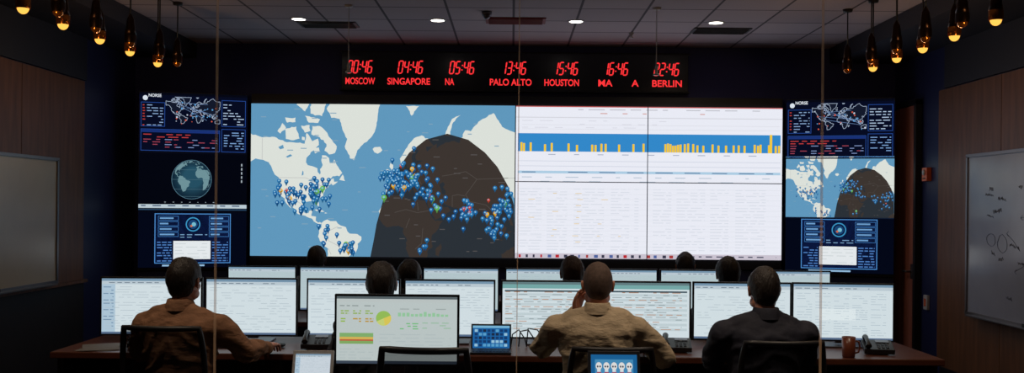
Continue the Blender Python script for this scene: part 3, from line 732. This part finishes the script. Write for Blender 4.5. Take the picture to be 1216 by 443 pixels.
M_TABBK = mat('tablet_body', C(40, 42, 48), 0.4)
def tablet(x, y, w, h, kind, seed, bezel, tint=(205, 215, 225)):
    b = MB(); rot = Matrix.Rotation(radians(-18), 3, 'X'); cz = h/2*cos(radians(18))+.012
    b.box((0, 0, cz), (w, .01, h), bezel, rot=rot)
    b.box((0, .05, .05), (w*.4, .004, .12), M_TABBK, rot=Matrix.Rotation(radians(35), 3, 'X'))
    b.box((0, .02, .004), (w*.5, .1, .006), M_TABBK)
    o = b.obj('tablet_computer', (x, y, .752), 0, bevel=.003)
    sheet(w-.03, h-.03, seed, kind, tint).obj('display', o, (0, -.0075, cz-.001), (radians(-18), 0, 0))
tablet(-.966, 4.86, .20, .18, 'sheet', 44, M_WHITE); tablet(.505, 4.86, .255, .19, 'skull', 45, M_TABBK)
b = MB(); b.box((0, 0, .008), (.25, .18, .014), M_BLACK)
for i in range(5):
    for j in range(11): b.box((-.105+j*.021, -.05+i*.022, .0165), (.017, .017, .003), M_TABBK)
b.box((0, .105, .085), (.25, .008, .16), M_BLACK, rot=Matrix.Rotation(radians(-14), 3, 'X'))
lp = b.obj('laptop_computer', (-.123, 6.12, .75), 0, bevel=.002)
sheet(.23, .14, 50, 'blue').obj('display', lp, (0, .0975, .0855), (radians(-14), 0, 0))
def keyboard(x, y, rz=0):
    b = MB(); b.box((0, 0, .008), (.43, .13, .014), M_BLACK)
    for i in range(5):
        for j in range(18): b.box((-.2+j*.0235, -.045+i*.0225, .017), (.019, .018, .005), M_TABBK)
    b.obj('computer_keyboard', (x, y, .751), rz, bevel=0)
    b = MB(); b.ell((0, 0, .018), (.03, .052, .016), M_BLACK, 16, 8); b.tube([(0, .05, .012), (.01, .08, .006), (0, .12, .005)], .0018, M_BLACK, 6)
    b.obj('computer_mouse', (x+.3, y, .75))
for x, y in ((-1.75, 6.27), (-.74, 6.3), (.52, 6.27), (1.45, 6.27)): keyboard(x, y)
def phone(x, y, rz):
    b = MB(); rot = Matrix.Rotation(radians(14), 3, 'X')
    b.box((0, 0, .040), (.18, .17, .03), M_BLACK, rot=rot); b.box((0, .05, .02), (.14, .05, .035), M_BLACK)
    b.tube([(-.065, -.08, .05), (-.065, -.055, .072), (-.065, .045, .095), (-.065, .075, .088)], [.02, .013, .013, .02], M_BLACK, 10)
    b.box((.03, .04, .070), (.08, .045, .004), M_METAL, rot=rot)
    for i in range(4):
        for j in range(3): b.box((.0+j*.025, -.06+i*.018, .042+i*.0045), (.016, .011, .008), M_TABBK, rot=rot)
    b.obj('desk_phone', (x, y, .752), rz, bevel=.002)
phone(-1.22, 6.25, .1); phone(1.04, 6.25, -.1); phone(2.3, 6.24, -.2); phone(-2.3, 6.25, .2)
M_MUG = mat('mug_ceramic', C(120, 62, 42), 0.3)
def mug(x, y, m, h=.1):
    b = MB(); n = 24
    prof = [(.0, .0), (.034, .0), (.038, .005), (.041, h), (.037, h), (.034, .01), (0, .01)]
    rings = [[Vector((max(r, .0005)*cos(2*pi*k/n), max(r, .0005)*sin(2*pi*k/n), z)) for k in range(n)] for r, z in prof]
    b.loft(rings, m)
    b.tube([(.039, 0, h*.8), (.062, 0, h*.75), (.068, 0, h*.5), (.06, 0, h*.25), (.037, 0, h*.2)], .006, m, 8)
    b.obj('coffee_mug', (x, y, .75))
mug(2.06, 6.07, M_MUG, .125)
M_PAPER = mat('paper', C(110, 104, 98), 0.8)
b = MB()
for i in range(5): b.box((0, 0, .001+i*.0012), (.21, .297, .001), M_PAPER, rot=Matrix.Rotation(.1*i, 3, 'Z'))
b.obj('paper_stack', (-2.55, 6.19, .7505))
b = MB()
for k in range(3):
    pts = [(k*.05, .0, .0), (k*.05+.01, -.02, .08+.02*k), (k*.06+.05, -.02, .11), (k*.06+.09, 0, .05), (k*.05+.1, .02, .004)]
    P = []
    for i in range(len(pts)-1):
        for t in (0, .25, .5, .75): P.append(Vector(pts[i]).lerp(Vector(pts[i+1]), t))
    P.append(Vector(pts[-1])); b.tube(P, .004, M_BLACK, 6)
b.obj('cable_bundle', (.0, 6.38, .754))

def chair(x, y, rz, name='office_chair', top=.93, wd=1.0):
    b = MB()
    rings = [se(0, .02, .395, .20, .20, 28, 3), se(0, .02, .40, .235, .23, 28, 3.4), se(0, .02, .43, .245, .24, 28, 3.4), se(0, .02, .443, .235, .23, 28, 3.2), se(0, .02, .447, .12, .12, 28, 2.6)]
    b.loft(rings, M_FABRIC)
    def bp(u, v):
        z = .54+(top-.54)*v; w = (.205+.02*sin(pi*v))*wd
        y = -.265+.045*u*u-.03*(v-.4)**2*2-.03*v+.02
        return Vector((u*w, y, z))
    nx, nz = 12, 12
    vs = [bp(-1+2*i/nx, j/nz) for j in range(nz+1) for i in range(nx+1)]
    fs = [(j*(nx+1)+i, j*(nx+1)+i+1, (j+1)*(nx+1)+i+1, (j+1)*(nx+1)+i) for j in range(nz) for i in range(nx)]
    b.add(vs, fs, M_MESH, True)
    loop = [bp(-1+2*i/10, 0) for i in range(10)]+[bp(1, j/10) for j in range(10)]+[bp(1-2*i/10, 1) for i in range(10)]+[bp(-1, 1-j/10) for j in range(10)]
    b.tube(loop, .016, M_BLACK, 8, closed=True)
    b.tube([bp(-1, .3)+Vector((0, -.02, 0)), bp(-.5, .3)+Vector((0, -.03, 0)), bp(0, .3)+Vector((0, -.035, 0)), bp(.5, .3)+Vector((0, -.03, 0)), bp(1, .3)+Vector((0, -.02, 0))], .016, M_BLACK, 8)
    b.tube([(0, 0, .38), (0, -.2, .40), (0, -.31, .50), (0, -.31, .68)], [.03, .028, .024, .018], M_BLACK, 10)
    for s in (-1, 1):
        b.tube([(s*.16, 0, .40), (s*.29, 0, .41), (s*.305, .0, .48), (s*.305, .0, .64)], .015, M_BLACK, 8)
        b.box((s*.305, .03, .65), (.055, .24, .025), M_BLACK)
    b.tube([(0, 0, .40), (0, 0, .25)], .03, M_METAL, 14); b.tube([(0, 0, .27), (0, 0, .09)], .036, M_BLACK, 14)
    for k in range(5):
        a = 2*pi*k/5+.3; dx, dy = cos(a), sin(a)
        b.tube([(0, 0, .11), (dx*.15, dy*.15, .1), (dx*.29, dy*.29, .075)], [.03, .022, .015], M_BLACK, 8)
        b.tube([(dx*.29-dy*.012, dy*.29+dx*.012, .03), (dx*.29+dy*.012, dy*.29-dx*.012, .03)], .028, M_BLACK, 12)
        b.tube([(dx*.29, dy*.29, .03), (dx*.29, dy*.29, .08)], .01, M_BLACK, 8)
    b.obj(name, (x, y, 0), rz)

# ------------------------------------------------------------------ people
def make_hand(side):
    b = MB(); m = M_SKIN
    rings = []
    for y, w, t, zc in ((-.02, .026, .02, 0), (0, .027, .019, 0), (.03, .036, .018, 0), (.06, .042, .016, .001), (.088, .042, .013, 0), (.096, .036, .009, -.002)):
        rings.append([Vector((w*cos(2*pi*k/16), y, zc+t*sin(2*pi*k/16))) for k in range(16)])
    b.loft([list(reversed(r)) for r in rings], m)
    for i, (xo, L) in enumerate(((-.032, .060), (-.011, .074), (.011, .080), (.032, .072))):
        p = Vector((xo*side, .082, 0)); pts = [p]; ang = 0
        for sg, bend in ((.44, 12), (.32, 26), (.24, 22)):
            ang += radians(bend+(3-i)*3); d = Vector((xo*side*.9, cos(ang), -sin(ang))).normalized()
            p = p+d*L*sg; pts.append(p)
        b.tube(pts, [.0098, .0088, .0082, .0062], m, 10); b.ell(pts[-1], (.0062,)*3, m, 10, 6); b.ell(pts[1], (.0092,)*3, m, 10, 6); b.ell(pts[2], (.0085,)*3, m, 10, 6)
    p = [Vector((.026*side, .025, -.006)), Vector((.052*side, .052, -.014)), Vector((.062*side, .082, -.022)), Vector((.060*side, .102, -.028))]
    b.tube(p, [.015, .011, .0095, .007], m, 10); b.ell(p[-1], (.007,)*3, m, 10, 6); b.ell(p[0], (.016, .022, .013), m, 10, 6)
    me = remesh(b, .0032, 2); me.materials.append(M_SKIN); return me
HAND = {1: make_hand(-1), -1: make_hand(1)}
HAND[1].name = 'hand_r'; HAND[-1].name = 'hand_l'
def make_head():
    b = MB(); m = M_SKIN
    b.ell((0, -.012, .02), (.075, .095, .1), m, 32, 24)
    b.ell((0, .022, -.03), (.061, .072, .082), m, 28, 20)
    b.ell((0, .062, -.092), (.03, .028, .021), m)
    for s in (-1, 1):
        b.ell((s*.036, .052, -.03), (.024, .026, .026), m)
        b.ell((s*.05, .01, -.07), (.02, .045, .028), m)
        R_ = Matrix.Rotation(s*.35, 3, 'Z')
        b.ell((s*.080, -.008, -.008), (.008, .02, .032), m, rot=R_)
        b.ell((s*.086, -.014, .006), (.006, .014, .02), m, rot=R_)
        b.ell((s*.028, .079, .026), (.022, .01, .008), m)
    b.tube([(0, .083, .018), (0, .098, -.006), (0, .110, -.026), (0, .096, -.036)], [.008, .010, .014, .010], m, 10)
    for s in (-1, 1): b.ell((s*.012, .098, -.03), (.008, .01, .008), m)
    b.ell((0, .088, -.058), (.024, .012, .0065), m); b.ell((0, .087, -.068), (.021, .012, .0065), m)
    b.tube([(0, -.02, -.03), (0, -.026, -.1), (0, -.038, -.16), (0, -.045, -.22)], [.056, .055, .058, .075], m, 24)
    me = remesh(b, .0048, 3)
    me.materials.append(M_SKIN); me.materials.append(M_LIP)
    for p in me.polygons:
        c = p.center
        if c.y > .085 and abs(c.x) < .024 and -.074 < c.z < -.052: p.material_index = 1
    return me
HEAD = make_head()
def sstep(a, b, x):
    t = max(0, min(1, (x-a)/(b-a))); return t*t*(3-2*t)
def make_hair(m, thick, seed, recede=0.0):
    seg, rg = 56, 40; vs = []; fs = []
    for i in range(rg+1):
        th = pi*i/rg
        for j in range(seg):
            ph = 2*pi*j/seg; d = Vector((sin(th)*cos(ph), sin(th)*sin(ph), cos(th)))
            p = Vector((d.x*.077, -.012+d.y*.097, .02+d.z*.102))
            if d.y < 0 and d.z < 0: p.z -= .022*min(1, -d.y*1.2)*min(1, -d.z*1.5)
            if p.y < -.035: line = -.088
            elif p.y < .012: line = -.088+(.015+.088)*sstep(-.045, -.022, p.y)
            elif p.y < .045: line = -.012+.06*sstep(.02, .045, p.y)
            else: line = .052+.012*recede
            if recede and p.y > .0: line += recede*.05*sstep(0, .08, p.y)
            mk = sstep(line-.008, line+.008, p.z)
            n = noise.fractal(Vector((p.x*32+seed, p.y*32, p.z*14)), .8, 2, 4)
            k = (thick*(.85+.15*sstep(-.05, .1, p.z))+thick*.35*n)
            out = p+d*k; inn = Vector((0, -.012, .02))+(p-Vector((0, -.012, .02)))*.93
            vs.append(inn.lerp(out, mk))
    for i in range(rg):
        for j in range(seg):
            k = (j+1) % seg; fs.append((i*seg+j, (i+1)*seg+j, (i+1)*seg+k, i*seg+k))
    b = MB(); b.add(vs, fs, m, True); return b
BCACHE = {}
def person(name, x, y, top, rz, shirt, hair, thick=.012, recede=0, skin=None, trousers=None, arms=None, head_yaw=0, head_pitch=0, build=1.0, seed=1, collar=True, lean=0.0, hs=1.0, cache=None):
    dz = (1.27 if cache else top)-1.335
    e = empty(name, (x, y, 0), rz)
    trousers = trousers or M_TROU
    L = lambda z: lean*(max(0, z-.5))
    arms = arms or {-1: ((-.27, .12, .79), (-.17, .38, .79)), 1: ((.27, .12, .79), (.17, .38, .79))}
    Z = lambda z: z+dz*sstep(.5, 1.0, z)
    if cache and cache in BCACHE:
        body = BCACHE[cache].copy(); body.materials[0] = shirt
    else:
        b = MB(); m = shirt; w = build
        prof = [(.455, .0, .15, .11), (.50, 0, .185, .145), (.58, 0, .182, .14), (.68, 0, .170, .124), (.78, -.002, .176, .124), (.88, -.004, .194, .130), (.95, -.006, .205, .126), (.995, -.01, .196, .110), (1.03, -.015, .155, .090), (1.058, -.02, .098, .072), (1.085, -.024, .068, .064), (1.105, -.026, .061, .061)]
        b.loft([se(0, cy+L(z), Z(z), rx*w, ry*w, 32, 2.3) for z, cy, rx, ry in prof], m)
        for s in (-1, 1):
            sh = Vector((s*.198*w, -.008+L(.98), Z(.972))); el, wr = Vector(arms[s][0]), Vector(arms[s][1])
            b.ell(sh, (.070*w, .070*w, .066*w), m)
            b.tube([Vector((s*.05, -.025+L(1.03), Z(1.06))), Vector((s*.12*w, -.02+L(1.0), Z(1.028))), sh], [.047, .054, .058], m, 12)
            b.tube([sh, sh.lerp(el, .35), sh.lerp(el, .7), el], [.067*w, .066*w, .060*w, .056*w], m, 14); b.ell(el, (.056*w,)*3, m)
            b.tube([el, el.lerp(wr, .3), el.lerp(wr, .75), wr], [.056*w, .054*w, .045, .037], m, 14)
            hip = Vector((s*.09, .0, .53)); kn = Vector((s*.13, .42, .535)); an = Vector((s*.14, .40, .10))
            b.ell(hip, (.09, .1, .075), m); b.tube([hip, hip.lerp(kn, .5), kn], [.088, .078, .062], m, 16); b.ell(kn, (.062,)*3, m)
            b.tube([kn, kn.lerp(an, .35), an], [.06, .058, .04], m, 14)
            b.tube([an+Vector((0, -.05, -.05)), an+Vector((0, .02, -.05)), an+Vector((0, .12, -.065)), an+Vector((0, .19, -.072))], [.036, .042, .038, .026], m, 14); b.ell(an+Vector((0, -.0, -.02)), (.042, .05, .05), m)
        body = remesh(b, .012, 3)
        body.materials.append(shirt); body.materials.append(trousers); body.materials.append(M_SHOE)
        for v in body.vertices:
            n = v.normal; c = v.co
            q = noise.fractal(Vector((c.x*6+seed, c.y*6, c.z*9)), .9, 2, 3)*.012
            ph = c.z*46+abs(c.x)*34+5*noise.noise(c*5+Vector((seed, 0, 0)))
            q += .012*(max(0, sin(ph))**2-.3)*sstep(1.08, .84, c.z)
            # raised yoke edge across the shoulder blades
            if c.y < 0: q += .003*sstep(.935, .945, c.z-dz)*sstep(1.05, .96, c.z-dz)
            if c.z < .12: q *= .2
            v.co = c+n*q
            if v.co.z < .004: v.co.z = .004
        for p in body.polygons:
            c = p.center
            if c.z < .105: p.material_index = 2
            elif c.z < .56 or (c.z < .64 and c.y > .2 and abs(c.x) < .22 and c.z < .62): p.material_index = 1
        body.update()
        if cache: BCACHE[cache] = body
    addmesh('body', body, e)
    if collar:
        cb = MB(); n = 28; yo = -.027+L(1.09)
        rr = []
        for r1, z in ((.086, 1.058), (.080, 1.082), (.070, 1.116), (.066, 1.120), (.060, 1.112), (.059, 1.085)):
            rr.append([Vector((r1*cos(2*pi*k/n), yo+r1*1.02*sin(2*pi*k/n), z+dz-.014*sstep(.3, 1, sin(2*pi*k/n)))) for k in range(n)])
        cb.loft(rr, shirt, cap=False)
        for s in (-1, 1):
            el, wr = Vector(arms[s][0]), Vector(arms[s][1]); d = (wr-el).normalized()
            cb.tube([wr-d*.05, wr-d*.045, wr+d*.008, wr+d*.008], [.036, .0425, .040, .030], shirt, 16)
        cb.obj('collar_and_cuffs', parent=e)
    for s in (-1, 1):
        el, wr = Vector(arms[s][0]), Vector(arms[s][1]); d = (wr-el).normalized()
        up = Vector(arms[s][2]) if len(arms[s]) > 2 else Vector((0, 0, 1))
        if len(arms[s]) > 3: d = Vector(arms[s][3]).normalized()
        zo = 0
        if len(arms[s]) <= 3 and abs(wr.z-.79) < .03:
            d = Vector((d.x, d.y, 0)).normalized(); zo = .01
        xa = d.cross(up).normalized(); za = xa.cross(d)
        M = Matrix(((xa.x, d.x, za.x, wr.x), (xa.y, d.y, za.y, wr.y), (xa.z, d.z, za.z, wr.z+zo), (0, 0, 0, 1)))
        hm = HAND[s]
        if skin: hm = hm.copy(); hm.materials[0] = skin
        addmesh('hand', hm, e, M)
    hc = Vector((0, .018+L(1.2), top-.122))
    Mh = Matrix.Translation(hc) @ Matrix.Rotation(head_yaw, 4, 'Z') @ Matrix.Rotation(head_pitch, 4, 'X') @ Matrix.Scale(hs, 4)
    hm = HEAD.copy()
    if skin: hm.materials[0] = skin
    addmesh('head', hm, e, Mh)
    eb = MB()
    for s in (-1, 1):
        eb.ell((s*.029, .073, .008), (.0125, .0125, .0105), M_EYEW, 12, 8); eb.ell((s*.029, .0825, .008), (.0055, .004, .0055), M_EYED, 10, 6)
        eb.tube([(s*.014, .089, .025), (s*.03, .089, .030), (s*.046, .078, .024)], [.003, .0035, .002], hair, 6)
    eb.obj('eyes', parent=e, mat4=Mh)
    make_hair(hair, thick, seed, recede).obj('hair', parent=e, mat4=Mh)
    return e
M_TROU = mat('trousers_dark', C(36, 38, 48), 0.85, bump=.2, bscale=300)
M_SHOE = mat('shoe_leather', C(24, 20, 18), 0.4)
M_S1 = mat('shirt_brown', C(148, 110, 86), 0.95, var=.22, vscale=14, bump=.8, bscale=22, stretch=(1, 1, 2.2), spec=.1)
M_S2 = mat('shirt_khaki', C(192, 174, 148), 0.95, var=.12, vscale=14, bump=.8, bscale=22, stretch=(1, 1, 2.2), spec=.1)
M_S3 = mat('suit_navy', C(28, 30, 46), 0.8, var=.15, vscale=10, bump=.5, bscale=25)
M_S4 = mat('shirt_charcoal', C(52, 50, 58), 0.85, bump=.25, bscale=40)
M_S5 = mat('shirt_grey_blue', C(110, 120, 140), 0.85, bump=.25, bscale=40)
M_HD = mat('hair_dark', C(30, 21, 18), 0.55, bump=.6, bscale=120, stretch=(1, 1, .3))
M_HG = mat('hair_cropped_grey', C(92, 74, 66), 0.8, var=.25, vscale=60, bump=.3, bscale=300)
M_HB = mat('hair_brown', C(62, 42, 34), 0.6, bump=.6, bscale=120, stretch=(1, 1, .3))
M_SKD = mat('skin_deep', C(92, 58, 44), 0.5)

D = radians
chair(-1.84, 5.54, D(-4), top=.99); person('seated_man', -1.853, 5.58, 1.335, D(-12), M_S1, M_HD, .013, seed=2, build=1.12,
    arms={-1: ((-.31, .10, .80), (-.20, .38, .79)), 1: ((.34, .12, .82), (.33, .40, .80))}, lean=.04, hs=1.04)
chair(.54, 5.53, D(0), top=.90); person('seated_man', .484, 5.58, 1.335, D(-4), M_S2, M_HG, .004, recede=.5, seed=7, build=1.12,
    arms={-1: ((-.32, .19, .84), (-.125, .14, 1.045), (-.75, .6, 0), (.30, .10, 1)), 1: ((.38, .10, .80), (.33, .38, .79))}, lean=.05, head_yaw=D(5), hs=1.04)
chair(1.44, 5.53, D(2), top=.94); person('seated_man', 1.427, 5.58, 1.315, D(3), M_S3, M_HD, .010, seed=11, build=1.14, lean=.04, hs=1.03)
chair(-.742, 5.62, 0); person('seated_man', -.742, 5.66, 1.32, D(0), M_S4, M_HD, .014, seed=15, lean=.04)
for x, tp, hr, sh, sd in ((-.749, 1.25, M_HD, M_S4, 21), (.445, 1.285, M_HB, M_S4, 24), (1.584, 1.29, M_HD, M_S3, 27)):
    chair(x, 7.2, 0); person('seated_man', x, 7.25, tp, D(random.Random(sd).uniform(-8, 8)), sh, hr, .013, seed=sd, lean=.03, cache='far')
for x, tp, hr, sh, sd, sk in ((-1.786, 1.27, M_HD, M_S5, 31, M_SKD), (1.594, 1.24, M_HD, M_S4, 34, None)):
    chair(x, 9.05, 0); person('seated_man', x, 9.1, tp, 0, sh, hr, .012, seed=sd, skin=sk, lean=.03, cache='far')
chair(-.36, 4.58, D(-4), top=1.025, wd=.9)

# ------------------------------------------------------------------ world, camera
for ob, wd in BEV:
    bm_ = ob.modifiers.new('bevel', 'BEVEL'); bm_.width = wd; bm_.segments = 2; bm_.limit_method = 'ANGLE'; bm_.angle_limit = radians(50)
w = bpy.data.worlds.new('room_dark'); sc.world = w; w.use_nodes = True
w.node_tree.nodes['Background'].inputs[0].default_value = (.01, .012, .02, 1); w.node_tree.nodes['Background'].inputs[1].default_value = .1
cam = bpy.data.cameras.new('camera'); co = bpy.data.objects.new('camera', cam); sc.collection.objects.link(co)
cam.lens = 35; cam.sensor_width = 36; cam.sensor_fit = 'HORIZONTAL'; cam.shift_y = 24/1216; cam.clip_start = .05
co.location = (0, 0, 1.65)
co.rotation_euler = (Matrix.Rotation(radians(90), 3, 'X') @ Matrix.Rotation(radians(.5), 3, 'Z')).to_euler()
sc.camera = co
try: bpy.data.scenes.remove(TSC)
except Exception: pass
